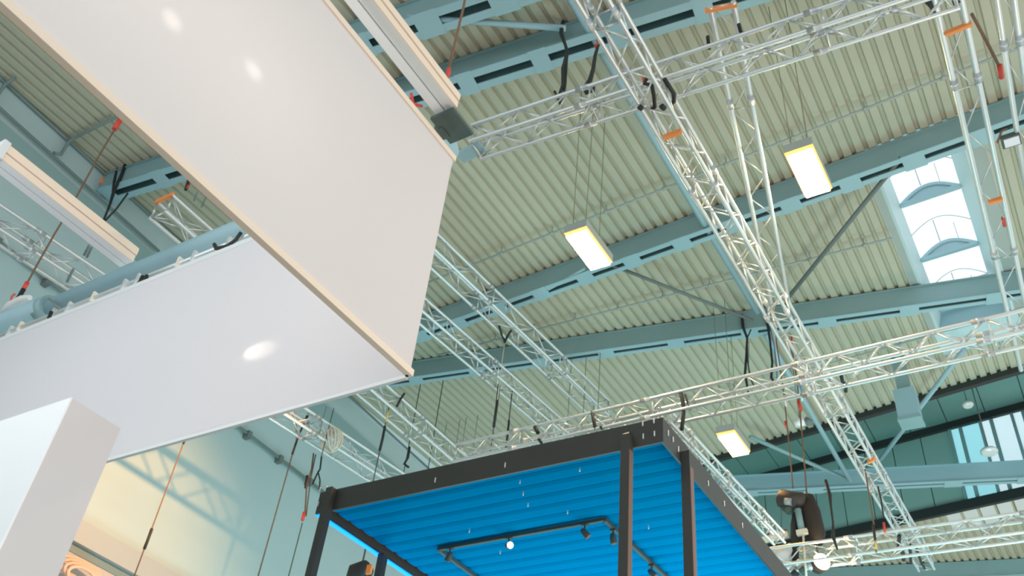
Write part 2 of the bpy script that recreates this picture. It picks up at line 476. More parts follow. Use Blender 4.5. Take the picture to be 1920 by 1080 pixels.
B0 = lambda x: 6.22 + 0.135 * x
B4 = lambda x: 22.56 + 0.262 * x
B5 = lambda x: 28.3 + 0.2 * x
roof_beam(B0, -9.5, -4.2, 0.34, 'teal grey roof beam end in the top left, meeting the pale strut', 0.14, 1.2, 0.4)
roof_beam(B1, -13.9, 5.0, 0.32, 'nearest wide teal roof beam, passing behind the two black slings', 0.13, 1.25, 0.28, -4.8)
roof_beam(B2, -13.9, 6.0, 0.24, 'grey roof beam running just behind the two glowing high lamps', 0.10, 1.02, 0.34, 0.55)
roof_beam(B3, -14.0, 5.0, 0.22, 'roof beam crossing below the skylight, black slings looped over it', 0.09, 1.50, 0.34, -1.2)
roof_beam(B4, -13.5, 5.0, 0.22, 'pale teal beam crossing in front of the white lantern glazing', 0.06, 1.6, 0.4, m='steel_blue')
roof_beam(B5, -13.0, 5.0, 0.25, 'farthest dull teal roof beam, low at the bottom right', 0.06, 1.6, 0.4)


def strut(name, pts, r, label, cat, m='steel', n=8):
    o = MB().tube(pts, r, n).build(name, M[m], None, org=Vector(pts[0]))
    return tag(o, label, cat)


ZS = ROOF - 0.42
strut('tie_tube', [(-4.02, 5.3, ZS + .04), (-4.05, 14.1, ZS + .04)], 0.055, 'long pale blue tie tube running beside the main truss', 'tube', 'steel_blue', 12)
strut('tie_tube', [(-4.1, 14.7, ZS - .05), (-4.2, 21.2, ZS - .05)], 0.055, 'pale tie tube running down to the far beam, right of the hanging ropes', 'tube', 'steel_blue', 12)
strut('brace_strut', [(-6.0, 11.6, ZS), (-4.2, 14.25, ZS)], 0.035, 'dark diagonal strut running down right from the middle lamp', 'strut', 'steel_dark')
strut('brace_strut', [(-0.65, 11.2, ZS), (-3.4, 13.9, ZS)], 0.04, 'long dark diagonal strut ending at the corner of the skylight', 'strut', 'steel_dark')
strut('brace_strut', [(-8.4, 11.95, ZS - .02), (-6.5, 11.45, ZS - .02)], 0.03, 'short pale strut left of the middle lamp', 'strut', 'steel_blue')
strut('brace_strut', [(-6.3, 5.35, ZS), (-4.3, 6.6, ZS)], 0.05, 'light blue strut in the top left between two teal beams', 'strut', 'steel_blue')
strut('brace_strut', [(-5.75, 18.4, ZS), (-4.25, 21.2, ZS)], 0.05, 'pale strut sloping down right from the low orange lamp', 'strut', 'steel')
strut('brace_strut', [(-0.75, 16.8, ZS), (-3.3, 20.5, ZS)], 0.05, 'pale strut crossing the hanging metal box at right', 'strut', 'steel_blue')


def pipe_line(pts, r, label, nclip, cat='pipe', m='conduit'):
    root = thing('sprinkler_pipe', pts[0], label, cat)
    MB().tube(pts, r, 8).build('pipe', M[m], root)
    for k in range(nclip):
        t = (k + .5) / nclip
        p = Vector(pts[0]).lerp(Vector(pts[-1]), t)
        MB().bar(p, p + Vector((0, 0, ROOF - p.z)), 0.02, 0.02, up=(0, 1, 0)).tube([p - Vector((.03, 0, 0)), p + Vector((.03, 0, 0))], 0.035, 8).build('hanger', M[m], root)
    return root


pipe_line([(-12.0, 10.9, 13.48), (2.0, 10.0, 13.48)], 0.022, 'thin pipe under the deck above the two high lamps', 12, m='housing')
pipe_line([(-11.0, 12.95, 13.48), (-1.25, 13.29, 13.48)], 0.022, 'thin pipe under the deck between the lamps beam and the sling beam', 10, m='housing')
pipe_line([(-11.0, 17.2, 13.48), (-1.25, 16.45, 13.48)], 0.022, 'thin pipe under the deck beyond the sling beam', 8, m='housing')
pipe_line([(-11.0, 6.6, 13.48), (3.0, 8.0, 13.48)], 0.022, 'thin pipe under the deck behind the near cross truss', 9, m='housing')


def wall_pt(y, z, off=0.1): return Vector((wall_x(y) + off, y, z))


r = thing('wall_conduit', wall_pt(4, 13.15), 'grey conduit running under the roof edge along the blue wall, upper left', 'conduit')
MB().tube([wall_pt(-3, 13.14), wall_pt(7.3, 13.02)], 0.03, 8).build('pipe', M['conduit'], r)
for y in (3.35, 4.75):
    MB().tube([wall_pt(y - .12, 13.12), wall_pt(y, 13.2), wall_pt(y, 13.55), (wall_x(y) + .35, y, 13.58)] + ([(-12.1, y + .02, 13.56)] if y > 4 else []), 0.03, 8).build('branch_pipe', M['conduit'], r)
MB().tube([wall_pt(-3, 13.6, .06), wall_pt(18, 13.6, .06)], 0.03, 6).build('edge_pipe', M['conduit'], r)
r = thing('wall_conduit', wall_pt(5, 10.95), 'dark conduit with clamps running halfway up the left wall', 'conduit')
MB().tube([wall_pt(-2, 10.97), wall_pt(14.2, 10.93)], 0.035, 8).build('pipe', M['conduit'], r)
for k in range(13):
    y = 0.4 + k * 1.05
    MB().box(wall_pt(y - .05, 10.84, .0), wall_pt(y + .05, 11.0, .16)).build('clamp', M['steel_dark'], r)


# ------------------------------------------------------------------ trusses
chord_me = MB().tube([(0, 0, 0), (0, 0, 1)], 0.025, 10).mesh('chord', M['alu'])
brace_me = MB().tube([(0, 0, 0), (0, 0, 1)], 0.010, 6).mesh('brace', M['alu'])
coup_me = MB().tube([(0, 0, 0), (0, 0, 1)], 0.034, 10).mesh('coupling', M['alu'])


def truss(pa, pb, s, label, seg=2.5, seg0=0.8, ladder=False, k=None, vstep=None, chord_k=None, zig=1):
    pa, pb = Vector(pa), Vector(pb)
    root = thing('lighting_truss', pa, label, 'truss')
    d = (pb - pa).normalized(); L = (pb - pa).length
    sd = d.cross(Vector((0, 0, 1))).normalized(); u = sd.cross(d)
    k = k or max(.75, s / 0.29); ck = chord_k or k
    h = s / 2
    offs = [sd * -h, sd * h] if ladder else [sd * -h - u * h, sd * h - u * h, sd * h + u * h, sd * -h + u * h]
    for o in offs: place('chord', chord_me, root, pa + o, pb + o, ck)
    step = vstep or s
    n = max(2, int(L / step)); step = L / n
    pairs = [(0, 1)] if ladder else [(0, 1), (1, 2), (2, 3), (3, 0)]
    for fi, (a, b) in enumerate(pairs):
        for i in range(n):
            o0, o1 = (offs[a], offs[b]) if (i + fi) % 2 == 0 else (offs[b], offs[a])
            place('brace', brace_me, root, pa + d * (i * step) + o0, pa + d * ((i + 1) * step) + o1, k)
    t = seg0
    while t < L:
        for o in offs: place('coupling', coup_me, root, pa + d * (t - .07) + o, pa + d * (t + .07) + o, ck)
        for a, b in pairs: place('brace', brace_me, root, pa + d * (t + .1) + offs[a], pa + d * (t + .1) + offs[b], k)
        t += seg
    for e in (pa + d * .02, pb - d * .02):
        for a, b in pairs: place('brace', brace_me, root, e + offs[a], e + offs[b], k * 1.3)
    return root


def ext(pa, pb, a, b):
    d = pb - pa
    return pa - d * a, pb + d * b


ZM = 9.40
TM = truss(*ext(at(1120, 0, z=ZM), at(1705, 1005, z=ZM), .12, .10), .27, 'main aluminium truss running from top centre down to the bottom right', seg0=1.6)
ZQ1 = 9.78
TQ1 = truss(at(893, 266, z=ZQ1), at(1790, -25, z=ZQ1), .29, 'upper cross truss starting at the white banner corner and passing over the main truss', seg0=1.4)
ZQ2 = 8.15
TQ2 = truss(at(862, 858, z=ZQ2), at(1960, 606, z=ZQ2), .27, 'cross truss behind the top edge of the blue canopy', seg0=1.0, seg=2.0)
TQ3 = truss(at(1445, 1052, z=ZQ2), at(1990, 978, z=ZQ2), .29, 'lowest cross truss at the bottom right, beside the chain hoist', seg0=1.3)
T0Y = at(322, 366, z=9.795).y
T0 = truss((-8.95, T0Y, 9.65), (-9.06, 13.8, 9.65), .29, 'truss with an orange end, passing below the white banner towards the canopy', vstep=.36)
T1 = truss(*ext(at(797, 588, z=11.15), at(978, 745, z=11.15), .5, .55), .27, 'slim warm lit truss right of the banner corner', vstep=.3, chord_k=1.0, k=1.3)
T2 = truss(*ext(at(822, 478, z=12.2), at(1100, 742, z=12.2), .4, .12), .36, 'highest truss right of the banner, close under the roof deck', vstep=.45, chord_k=1.15)
TW = truss(*ext(at(60, 462, z=9.0), at(740, 905, z=9.0), .12, .12), .30, 'pale truss hanging close to the left wall', vstep=.36)
TX = truss(*ext(at(1268, 808, z=8.05), at(1437, 985, z=8.05), .12, .16), .17, 'narrow truss lying along the right edge of the canopy', vstep=.17, seg0=.6, seg=1.2, chord_k=.9)
ZV = 10.15
TV = truss(at(1353, 8, z=ZV), at(1462, 566, z=ZV), .235, 'slim ladder truss hanging left of the right hand lamp', ladder=True, chord_k=1.15, vstep=.34, seg0=1.3, seg=9)
TR = truss(*ext(at(1783, 25, z=ZV), at(1925, 665, z=ZV), .06, .06), .235, 'slim ladder truss passing right of the skylight', ladder=True, chord_k=1.25, vstep=.5, seg0=1.3, seg=3)
TR2 = truss(*ext(at(1885, 0, z=ZV + .1), at(1932, 320, z=ZV + .1), .1, .1), .15, 'ladder truss at the very right edge, lit orange', ladder=True, chord_k=1.2, vstep=.45, seg=9)


def on_truss(parent, p, q, w_, h_, m, name):
    return MB().bar(p, q, w_, h_).build(name, M[m], parent)


# orange painted end bars
def end_bar(root, p, q):
    return MB().bar(p, q, 0.035, 0.06).build('orange_end_bar', M['orange'], root)


end_bar(TV, at(1322, 20, z=ZV), at(1382, 8, z=ZV))
end_bar(TR, at(1772, 64, z=ZV - .03), at(1822, 44, z=ZV - .03))
end_bar(TR, at(1853, 380, z=ZV - .03), at(1880, 372, z=ZV - .03))
end_bar(TM, at(1245, 258, z=ZM - .16), at(1278, 246, z=ZM - .16))
end_bar(T0, (-9.12, T0Y, 9.80), (-8.79, T0Y, 9.80))
end_bar(TM, at(1628, 866, z=ZM - .16), at(1640, 860, z=ZM - .16))
# end plates
MB().bar(at(862, 296, z=ZQ1 - .1), at(905, 274, z=ZQ1 - .1), 0.16, 0.04).build('end_plate', M['steel_blue'], TQ1)


# ------------------------------------------------------------------ hanging banner box
XB, YB, ZB0, ZB1 = -3.066, 3.394, 4.65, 6.585
ban = thing('hanging_banner', (XB, YB, ZB0), 'large white fabric box banner hanging on the left, two faces in view', 'banner')
f1 = MB().box((XB - .008, -3.0, ZB0 + .03), (XB, YB - .01, ZB1 - .03)).build('side_fabric', M['fabric'], ban)
fm2 = fm.copy(); fm2.name = 'cool_lit_white_fabric'
fm2.node_tree.nodes['Principled BSDF'].inputs['Base Color'].default_value = (0.80, 0.785, 0.82, 1)  # cross face copy, its cooler light put into the colour
f2 = MB().box((-9.6, YB - .008, ZB0 + .0), (XB - .012, YB, ZB1 - .03)).build('cross_fabric', fm2, ban)
t = MB().box((XB - .03, -3.0, ZB0), (XB + .012, YB + .01, ZB0 + .045)).build('bottom_rail', M['cream'], ban)
t = MB().box((XB - .03, -3.0, ZB1 - .05), (XB + .012, YB + .01, ZB1)).build('top_rail', M['cream'], ban)
MB().box((-9.6, YB - .01, ZB1 - .05), (XB - .03, YB + .03, ZB1)).build('top_rail', M['profile'], ban)
MB().box((-9.6, YB - .012, ZB0 - .012), (XB - .03, YB + .012, ZB0 + .012)).build('bottom_hem', M['profile'], ban)
MB().tube([(XB - .02, YB - .01, ZB0), (XB - .02, YB - .01, ZB1)], 0.012, 6).build('corner_rail', M['profile'], ban)
# small spotlights inside the box shining on the fabric from behind
for nm, p in (('a', (322, 38)), ('b', (475, 132))):
    q = at(*p, x=XB)
    light('banner_spot', 'SPOT', q + Vector((-.35, 0, 0.02)), q, 9, (1, .96, .9), 0.03, spot=19, blend=.35)
q = at(482, 660, y=YB)
light('banner_spot', 'SPOT', q + Vector((-.40, .22, .06)), q, 60, (1, .90, .72), 0.02, spot=20, blend=.5)
for yy_, e_ in ((1.75, 19), (.7, 24), (-.4, 24)):
    light('banner_inner_light', 'POINT', (-3.80, yy_, 5.55), (XB, yy_, 5.5), e_, (1, .93, .88), .15)
light('banner_inner_light', 'AREA', (-6.6, .3, 5.7), (-6.6, 3.4, 5.6), 22, (.95, .95, 1.0), 1.6, .8)  # unseen fill added to even out the cross fabric


def light_bar(xa, ya, yb, z, label, cap):
    root = thing('box_profile', (xa, yb, z), label, 'profile')
    wd = .165
    MB().box((xa, ya, z), (xa + wd * .46, yb, z + .13)).build('lower_rail', M['profile'], root)
    MB().box((xa + wd * .46, ya, z + .012), (xa + wd * .52, yb, z + .12)).build('groove', M['groove'], root)
    MB().box((xa + wd * .52, ya, z), (xa + wd, yb, z + .13)).build('lower_rail', M['profile'], root)
    MB().box((xa + wd, ya, z), (xa + wd + .012, yb, z + .065)).build('side_strip', M['cream'], root)  # cream colour stands for warm light falling on this side
    MB().box((xa + wd, ya, z + .075), (xa + wd + .02, yb, z + .14)).build('side_strip', M['cream'], root)
    MB().box((xa, ya, z + .13), (xa + wd + .01, yb, z + .16)).build('top_cover', M['cream'], root)
    return root


l2 = light_bar(-3.07, -2.0, 3.13, 6.75, 'white box profile above the banner edge with a dark end plate', True)
MB().box((-3.10, 3.10, 6.70), (-2.90, 3.36, 6.73)).build('dark_end_plate', M['rubber'], l2)
MB().box((-3.14, 3.20, 6.69), (-3.06, 3.30, 6.76)).build('end_clip', M['rubber'], l2)
MB().tube([(-3.10, 2.86, 6.72), (-3.13, 2.93, 6.70), (-3.11, 3.0, 6.74)], .012, 6).build('red_hook', M['red'], l2)
l1 = light_bar(-6.68, 1.9, 3.27, 6.75, 'white box profile with a warm lit side on the left, resting over the blue pipe', False)
MB().box((-6.69, 1.84, 6.74), (-6.49, 1.9, 6.92)).build('end_cap', M['profile'], l1)

sp = thing('support_pipe', (-7, 3.7, 7.16), 'thick blue grey pipe above the rear face of the banner', 'pipe')
MB().tube([(-11, 3.62, 7.20), (-8.62, 3.66, 7.20)], .12, 16).build('pipe', M['steel_blue'], sp)
MB().tube([(-8.60, 3.7, 7.20), (-3.4, 3.7, 7.20)], .108, 16).build('pipe', M['steel_blue'], sp)
MB().tube([(-8.68, 3.68, 7.20), (-8.52, 3.68, 7.20)], .132, 16).build('coupling', M['steel'], sp)
rl = thing('clip_rail', (-7, 3.55, 6.86), 'thin pale rail with clips under the blue pipe, above the banner', 'rail')
MB().tube([(-10.5, 3.55, 6.86), (-3.5, 3.55, 6.86)], .022, 8).build('rail', M['alu'], rl)
for k in range(16):
    xx = -9.6 + k * .36
    MB().box((xx + .1 * math.sin(k * 3.7), 3.52, 6.80 - .03 * (k % 3)), (xx + .1 * math.sin(k * 3.7) + .025, 3.57, 6.92)).build('clip', M['alu'] if k % 3 else M['pale'], rl)


def cable_loop(pts, r, label, m='black'):
    o = MB().tube(pts, r, 6).build('cable_loop', M[m], None, org=Vector(pts[0]))
    return tag(o, label, 'cable')


def pts_y(px, y): return [at(a, b, y=y) for a, b in px]


cable_loop(pts_y([(452, 436), (442, 450), (425, 462), (405, 466), (402, 458)], 3.5), .018, 'black cable loop at the right end of the blue pipe')
cable_loop(pts_y([(268, 518), (262, 530), (250, 540), (244, 539)], 3.5), .022, 'black cable bow in the middle of the clip rail')
cable_loop(pts_y([(275, 517), (273, 528), (284, 524)], 3.5), .02, 'small black clamp knot beside the middle cable bow')
cable_loop(pts_y([(96, 585), (92, 596), (98, 600), (88, 606)], 3.5), .02, 'black cable knot near the left end of the clip rail')
cable_loop(pts_y([(92, 560), (104, 572), (112, 578), (104, 590)], 3.55), .012, 'thin grey cable hanging round the pipe coupling', 'conduit')
# white sling with red end at far left
ws = thing('lifting_sling', at(30, 566, y=3.75), 'white padded lifting sling lying on the pipe at the far left edge', 'sling')
MB().tube(pts_y([(4, 586), (20, 572), (40, 562), (56, 558)], 3.62), [.03, .05, .05, .03], 8).build('pad', M['white'], ws)
MB().tube(pts_y([(20, 566), (22, 556), (28, 551)], 3.62), .012, 6).build('red_loop', M['red'], ws)

# ------------------------------------------------------------------ white pillar
c0 = at(133, 745, y=2.5); c1 = at(228, 800, x=c0.x)
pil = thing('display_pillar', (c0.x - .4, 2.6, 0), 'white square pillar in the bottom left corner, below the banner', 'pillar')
MB().box((c0.x - .95, 2.5, 0), (c0.x, 2.512, c0.z)).build('front_panel', mat('lit_white_board', (0.90, 0.93, 0.95), .55), pil)  # front board lighter, the light on it put into the colour
MB().box((c0.x - .012, 2.512, 0), (c0.x, c1.y, c0.z)).build('side_panel', mat('shaded_white_board', (0.66, 0.64, 0.65), .6, noise=.06, nscale=3), pil)  # same white board, its shade put into the colour
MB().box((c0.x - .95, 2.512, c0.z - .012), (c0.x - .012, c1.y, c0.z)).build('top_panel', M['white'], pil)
MB().box((c0.x - .95, c1.y - .012, 0), (c0.x - .012, c1.y, c0.z - .012)).build('rear_panel', M['white'], pil)

# ------------------------------------------------------------------ blue louvred canopy
CX0, CX1, CY0, CY1, CZ = -6.42, -2.635, 6.108, 11.6, 5.61
FH = 0.235
can = thing('louvred_canopy', ((CX0 + CX1) / 2, (CY0 + CY1) / 2, 0), 'dark framed pergola canopy with a blue louvred underside', 'canopy')
MB().box((CX0, CY0, CZ), (CX1, CY0 + .022, CZ + FH)).build('front_beam', M['bronze'], can)
MB().box((CX1 - .022, CY0 + .022, CZ), (CX1, CY1, CZ + FH)).build('side_beam', M['bronze'], can)
MB().box((CX0, CY0 + .022, CZ + .004), (CX0 + .03, CY1, CZ + FH)).build('side_beam', M['bronze'], can)
MB().box((CX0, CY1, CZ), (CX1, CY1 + .11, CZ + FH)).build('rear_beam', M['bronze'], can)
MB().box((CX0 - .004, CY0 + .02, CZ - .012), (CX0 + .05, CY1, CZ + .003)).build('light_strip', M['led'], can)
MB().box((CX0 + .1, CY0 + .11, CZ + FH - .02), (CX1 - .1, CY1, CZ + FH - .005)).build('roof_board', M['rubber'], can)
yy = CY0 + .12
lv = None
while yy < CY1 - .1:
    p = Vector(((CX0 + CX1) / 2, yy, CZ + .095))
    if lv is None:
        t = MB(); hw = .093; L0, L1 = CX0 + .085 - p.x, CX1 - .025 - p.x
        prof = [(-hw, .028), (-hw, .008), (-.05, -.006), (.06, -.006), (hw, .004), (hw, .028)]
        vs = [(L0, a, b) for a, b in prof] + [(L1, a, b) for a, b in prof]
        n = len(prof)
        t._add(vs, [tuple(range(n)), tuple(range(2 * n - 1, n - 1, -1))] + [(i, i + n, (i + 1) % n + n, (i + 1) % n) for i in range(n)])
        lv = t.mesh('louver', M['louver'])
    o = bpy.data.objects.new('louver', lv); COL.objects.link(o); o.parent = can; o.location = p - wloc(can)
    yy += .2
PW = .078


def post(x0, y0, ztop, cut, trim=True):
    t = MB()
    a, b = (x0, y0, 0), (x0 + PW, y0 + PW, ztop)
    t.box(a, b)
    o = t.build('post', M['bronze'], can)
    if trim: MB().box((x0 + PW, y0 + .004, 0), (x0 + PW + .004, y0 + PW - .004, min(ztop, CZ - .05))).build('post_trim', M['copper'], can)
    if cut:
        w_ = MB()
        w_._add([(x0, y0, ztop), (x0 + PW, y0, ztop), (x0 + PW, y0 + PW, ztop), (x0, y0 + PW, ztop), (x0 + PW * .5, y0 + PW, ztop + .07)],
                [(0, 1, 4), (1, 2, 4), (2, 3, 4), (3, 0, 4)])
        w_.build('post_cap', M['bronze'], can)
    return o


post(-2.985, CY0 - PW - .002, CZ + .10, True)
post(CX1 + .002, CY0 + .36, CZ + .10, False)
post(-6.27, CY0 - PW - .002, CZ + FH - .01, False, False)
post(CX0 + .06, CY0 + .98, CZ - .014, False, False)


def bolt(p, horiz=(0, -1, 0), h=.05, r=.006):
    p = Vector(p)
    t = MB().tube([p - Vector((0, 0, h / 2)), p + Vector((0, 0, h / 2))], r, 6)
    return t.build('bolt', M['bolt'], can)


for a, b in ((1205, 794), (1226, 789), (1206, 818), (1227, 813), (600, 917), (613, 914), (597, 945), (610, 942), (816, 900), (947, 872)):
    bolt(at(a, b, y=CY0 - .006))
for a, b in ((1253, 812), (1262, 824), (1296, 868), (1328, 906), (1358, 944), (1392, 985), (1272, 842)):
    bolt(at(a, b, x=CX1 + .006))
for a, b in ((1087, 880), (975, 903), (981, 925), (990, 946), (1216, 988), (938, 1035), (1064, 960), (880, 995)):
    bolt(at(a, b, z=CZ + .03), h=.04, r=.005)

# track and spotlights below the louvres
ZT = 5.675
tk = thing('light_track', at(1133, 974, z=ZT), 'dark lighting track rectangle under the blue louvres', 'track')
q0, q1, q2, q3 = at(822, 1030, z=ZT), at(1133, 974, z=ZT), at(1275, 1105, z=ZT), at(930, 1110, z=ZT)
MB().bar(q0, q1, .035, .035).build('track_rail', M['rubber'], tk)
MB().bar(q1, q2, .035, .035).build('track_rail', M['rubber'], tk)
MB().bar(q0, q3, .035, .035).build('track_rail', M['rubber'], tk)


def track_spot(px, aim, label, lit=False):
    p = at(px[0], px[1], z=ZT) - Vector((0, 0, .02))
    root = thing('track_spotlight', p, label, 'spotlight')
    MB().box(p - Vector((.03, .02, .012)), p + Vector((.03, .02, .006))).build('adapter', M['rubber'], root)
    e = p - Vector((0, 0, .085))
    MB().tube([p, e], .009, 6).build('stem', M['rubber'], root)
    a = Vector(aim).normalized()
    head = MB().tube([e - a * .045, e - a * .02, e + a * .05, e + a * .055], [.018, .03, .036, .034], 10).build('head', M['rubber'], root)
    MB().tube([e + a * .0551, e + a * .058], [.033, .028], 12).build('lens', M['lamp_soft'] if lit else M['copper'], head)
    return root


track_spot((845, 1025), (-.3, .1, -.6), 'unlit track spotlight at the left corner of the track')
track_spot((955, 1005), (.75, -.55, -.25), 'lit track spotlight glowing white on the long track', True)
track_spot((1097, 980), (.6, .3, -.7), 'unlit track spotlight near the right corner of the track')
track_spot((1150, 990), (.1, .2, -.9), 'unlit track spotlight just past the track corner, left of the middle post')
track_spot((1222, 1056), (.5, .1, -.5), 'unlit track spotlight between the two right posts')


# ------------------------------------------------------------------ high bay lamps
def high_lamp(c, label, glow='lamp', sx=.31, sy=.76):
    root = thing('high_bay_lamp', c, label, 'lamp', 'high bay lamps')
    x_, y_, z_ = c
    hx, hy = sx / 2, sy / 2
    MB().box((x_ - hx - .02, y_ - hy - .03, z_ + .03), (x_ + hx + .02, y_ + hy + .03, z_ + .17)).build('housing', M['housing'], root)
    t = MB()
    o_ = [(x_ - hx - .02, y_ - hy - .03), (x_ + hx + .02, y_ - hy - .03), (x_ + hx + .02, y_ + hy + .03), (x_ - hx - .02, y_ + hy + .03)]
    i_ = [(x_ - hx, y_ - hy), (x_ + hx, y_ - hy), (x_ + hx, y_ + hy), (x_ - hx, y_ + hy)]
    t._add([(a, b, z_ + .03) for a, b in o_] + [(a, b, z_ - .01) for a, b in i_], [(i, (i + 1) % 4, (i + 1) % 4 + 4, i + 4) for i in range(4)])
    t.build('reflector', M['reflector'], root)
    MB().box((x_ - hx + .005, y_ - hy + .005, z_ - .035), (x_ + hx - .005, y_ + hy - .005, z_ - .004)).build('diffuser', M[glow], root)
    MB().box((x_ - hx * .7, y_ - hy * .35, z_ + .15), (x_ + hx * .7, y_ + hy * .35, z_ + .24)).build('gear_box', M['steel_dark'], root)
    for dx, dy in ((-.1, -.3), (.1, -.3), (0, .3)):
        MB().tube([(x_ + dx, y_ + dy, z_ + .14), (x_ + dx * 1.2, y_ + dy, ROOF)], .006, 5).build('hanging_wire', M['olive'], root)
    return root


high_lamp((-4.66, 8.28, 10.35), 'glowing high bay lamp hanging at the centre, over the middle of the deck')
high_lamp((-1.535, 8.18, 10.35), 'glowing high bay lamp hanging at the right, left of the skylight')
high_lamp((-4.75, 14.2, 10.50), 'orange glowing high bay lamp low down beside the canopy corner', 'lamp_low')


# ------------------------------------------------------------------ ropes, slings, cables
def rope(pts, r, label, m='wire', cat='cable', parts=(), name='hanging_cable'):
    root = thing(name, pts[0], label, cat)
    MB().tube(pts, r, 6).build('strand', M[m], root)
    for nm, pp, rr, mm in parts:
        MB().tube(pp, rr, 6).build(nm, M[mm], root)
    return root


def vrope(px, z=None, y=None, ztop=None, zbot=None, r=.008, label='', m='wire', parts=(), jitter=0.0, cat='cable', name='hanging_cable'):
    """vertical rope through the world point seen at px on plane z / y; parts: (name, z0, z1, r, mat)"""
    p = at(px[0], px[1], z=z) if z is not None else at(px[0], px[1], y=y)
    zt, zb = (ztop if ztop is not None else p.z), (zbot if zbot is not None else p.z)
    n = 8
    pts = [(p.x + jitter * math.sin(i * 2.1), p.y + jitter * math.cos(i * 1.7), zt + (zb - zt) * i / n) for i in range(n + 1)]
    ps = [(nm, [(p.x + .002, p.y, a), (p.x + .01, p.y - .004, (a + b) / 2), (p.x, p.y, b)], rr, mm) for nm, a, b, rr, mm in parts]
    return rope(pts, r, label, m, cat, ps, name)


def bundle(px, r, label, m='black', plane=None, name='cable_bundle', extra=()):
    """hand laid sling: list of (x, y) with a shared plane"""
    (ax_, v_), = plane.items()
    y0_, y1_ = px[0][1], px[-1][1]

    def wp(a, b):
        if not isinstance(v_, tuple): return at(a, b, **plane)
        t = min(1, max(0, (b - y0_) / (y1_ - y0_ + 1e-6)))
        return at(a, b, **{ax_: v_[0] + (v_[1] - v_[0]) * t})
    pts = [wp(a, b) for a, b in px]
    root = thing(name, pts[-1], label, 'sling')
    MB().tube(pts, r, 7).build('strap', M[m], root)
    for nm, pp, rr, mm in extra:
        MB().tube([wp(a, b) for a, b in pp], rr, 6).build(nm, M[mm], root)
    return root


# black sling bundles over the near beam and upper cross truss
bundle([(1056, 40), (1052, 62), (1060, 84), (1064, 98), (1056, 130), (1056, 160), (1048, 180)], [.03, .032, .022, .026, .03, .026, .018], 'left black sling bundle between the near beam and the upper cross truss', plane=dict(y=(6.68, 5.6)),
       extra=[('second_strap', [(1064, 98), (1062, 130), (1060, 160), (1054, 192)], .014, 'black'), ('tail_strap', [(1040, 172), (1046, 184), (1052, 196)], .018, 'black')])
bundle([(1112, 48), (1120, 68), (1122, 84), (1116, 104), (1112, 130), (1106, 152), (1096, 164), (1100, 174), (1112, 170), (1114, 160)], [.02, .018, .02, .024, .026, .03, .03, .026, .024, .02], 'right black sling bundle with a red shackle above the upper cross truss', plane=dict(y=(6.72, 5.7)),
       extra=[('red_shackle', [(1124, 78), (1118, 88)], .03, 'red')])
# straps where the main truss hangs from the cross truss
bundle([(1212, 148), (1208, 156), (1222, 160), (1226, 178), (1228, 200), (1222, 206)], .022, 'black strap loop inside the main truss at the crossing', plane=dict(z=ZM + .1),
       extra=[('red_tag', [(1206, 146), (1208, 158)], .014, 'red')])
bundle([(1246, 148), (1256, 164), (1264, 176), (1264, 190), (1256, 196)], .024, 'black strap hanging off the right side of the truss crossing', plane=dict(z=ZM + .1))
bundle([(1198, 200), (1204, 204)], .03, 'small dark clamp left under the truss crossing', plane=dict(z=ZM - .17), name='truss_clamp')
bundle([(1240, 198), (1246, 204)], .03, 'small dark clamp right under the truss crossing', plane=dict(z=ZM - .17), name='truss_clamp')
bundle([(1172, 150), (1176, 164), (1182, 172)], .016, 'orange red strap left of the truss crossing', 'orange', plane=dict(z=ZQ1 - .1))
# bracket legs at the ladder truss
bundle([(1327, 68), (1330, 92)], .02, 'short black strap on the left bracket leg above the cross truss', plane=dict(z=ZQ1 + .2))
bundle([(1385, 45), (1389, 60), (1394, 66)], .02, 'short black strap on the right bracket leg above the cross truss', plane=dict(z=ZQ1 + .2))

vrope((838, 143), z=6.93, ztop=ROOF, zbot=6.9, r=.010, label='brown rope with a red shackle holding the white box profile', m='rope', name='hanging_rope',
      parts=(('red_shackle', 7.02, 6.9, .016, 'red'),), jitter=.006)
vrope((125, 400), y=3.75, ztop=11.05, zbot=7.3, r=.013, label='thin brown rope with red shackles hanging in front of the left wall', m='rope', name='hanging_rope',
      parts=(('red_shackle', 10.92, 10.68, .04, 'red'), ('red_shackle', 7.95, 7.85, .03, 'red'), ('black_sling', 7.85, 7.45, .03, 'black')), jitter=.004)
bundle([(236, 306), (226, 332), (214, 358), (206, 384), (194, 414)], [.03, .03, .034, .022, .02], 'black double sling round the beam end at the left wall', plane=dict(y=5.7),
       extra=[('second_strap', [(220, 316), (214, 340), (212, 360)], .026, 'black'), ('second_leg', [(240, 362), (218, 392), (195, 416)], .018, 'black'), ('orange_tag', [(198, 328), (194, 338), (190, 348)], .06, 'orange')])
bundle([(167, 460), (158, 478)], .018, 'faint grey twin sling above the wall truss on the left', 'conduit', plane=dict(z=9.3),
       extra=[('second_strap', [(172, 464), (163, 482)], .018, 'conduit')])
bundle([(138, 504), (126, 528)], .018, 'faint blue grey strap under the wall truss at the far left', 'conduit', plane=dict(z=8.8))
bundle([(354, 338), (348, 356)], .022, 'small dark sling with red tip right of the orange truss end', plane=dict(z=10.2), extra=[('red_tip', [(353, 345), (351, 351)], .026, 'red')])
bundle([(370, 360), (364, 376)], .014, 'left one of two short cables behind the orange truss end', 'conduit', plane=dict(z=10.6))
bundle([(388, 366), (378, 388)], .014, 'right one of two short cables behind the orange truss end', 'conduit', plane=dict(z=10.6))

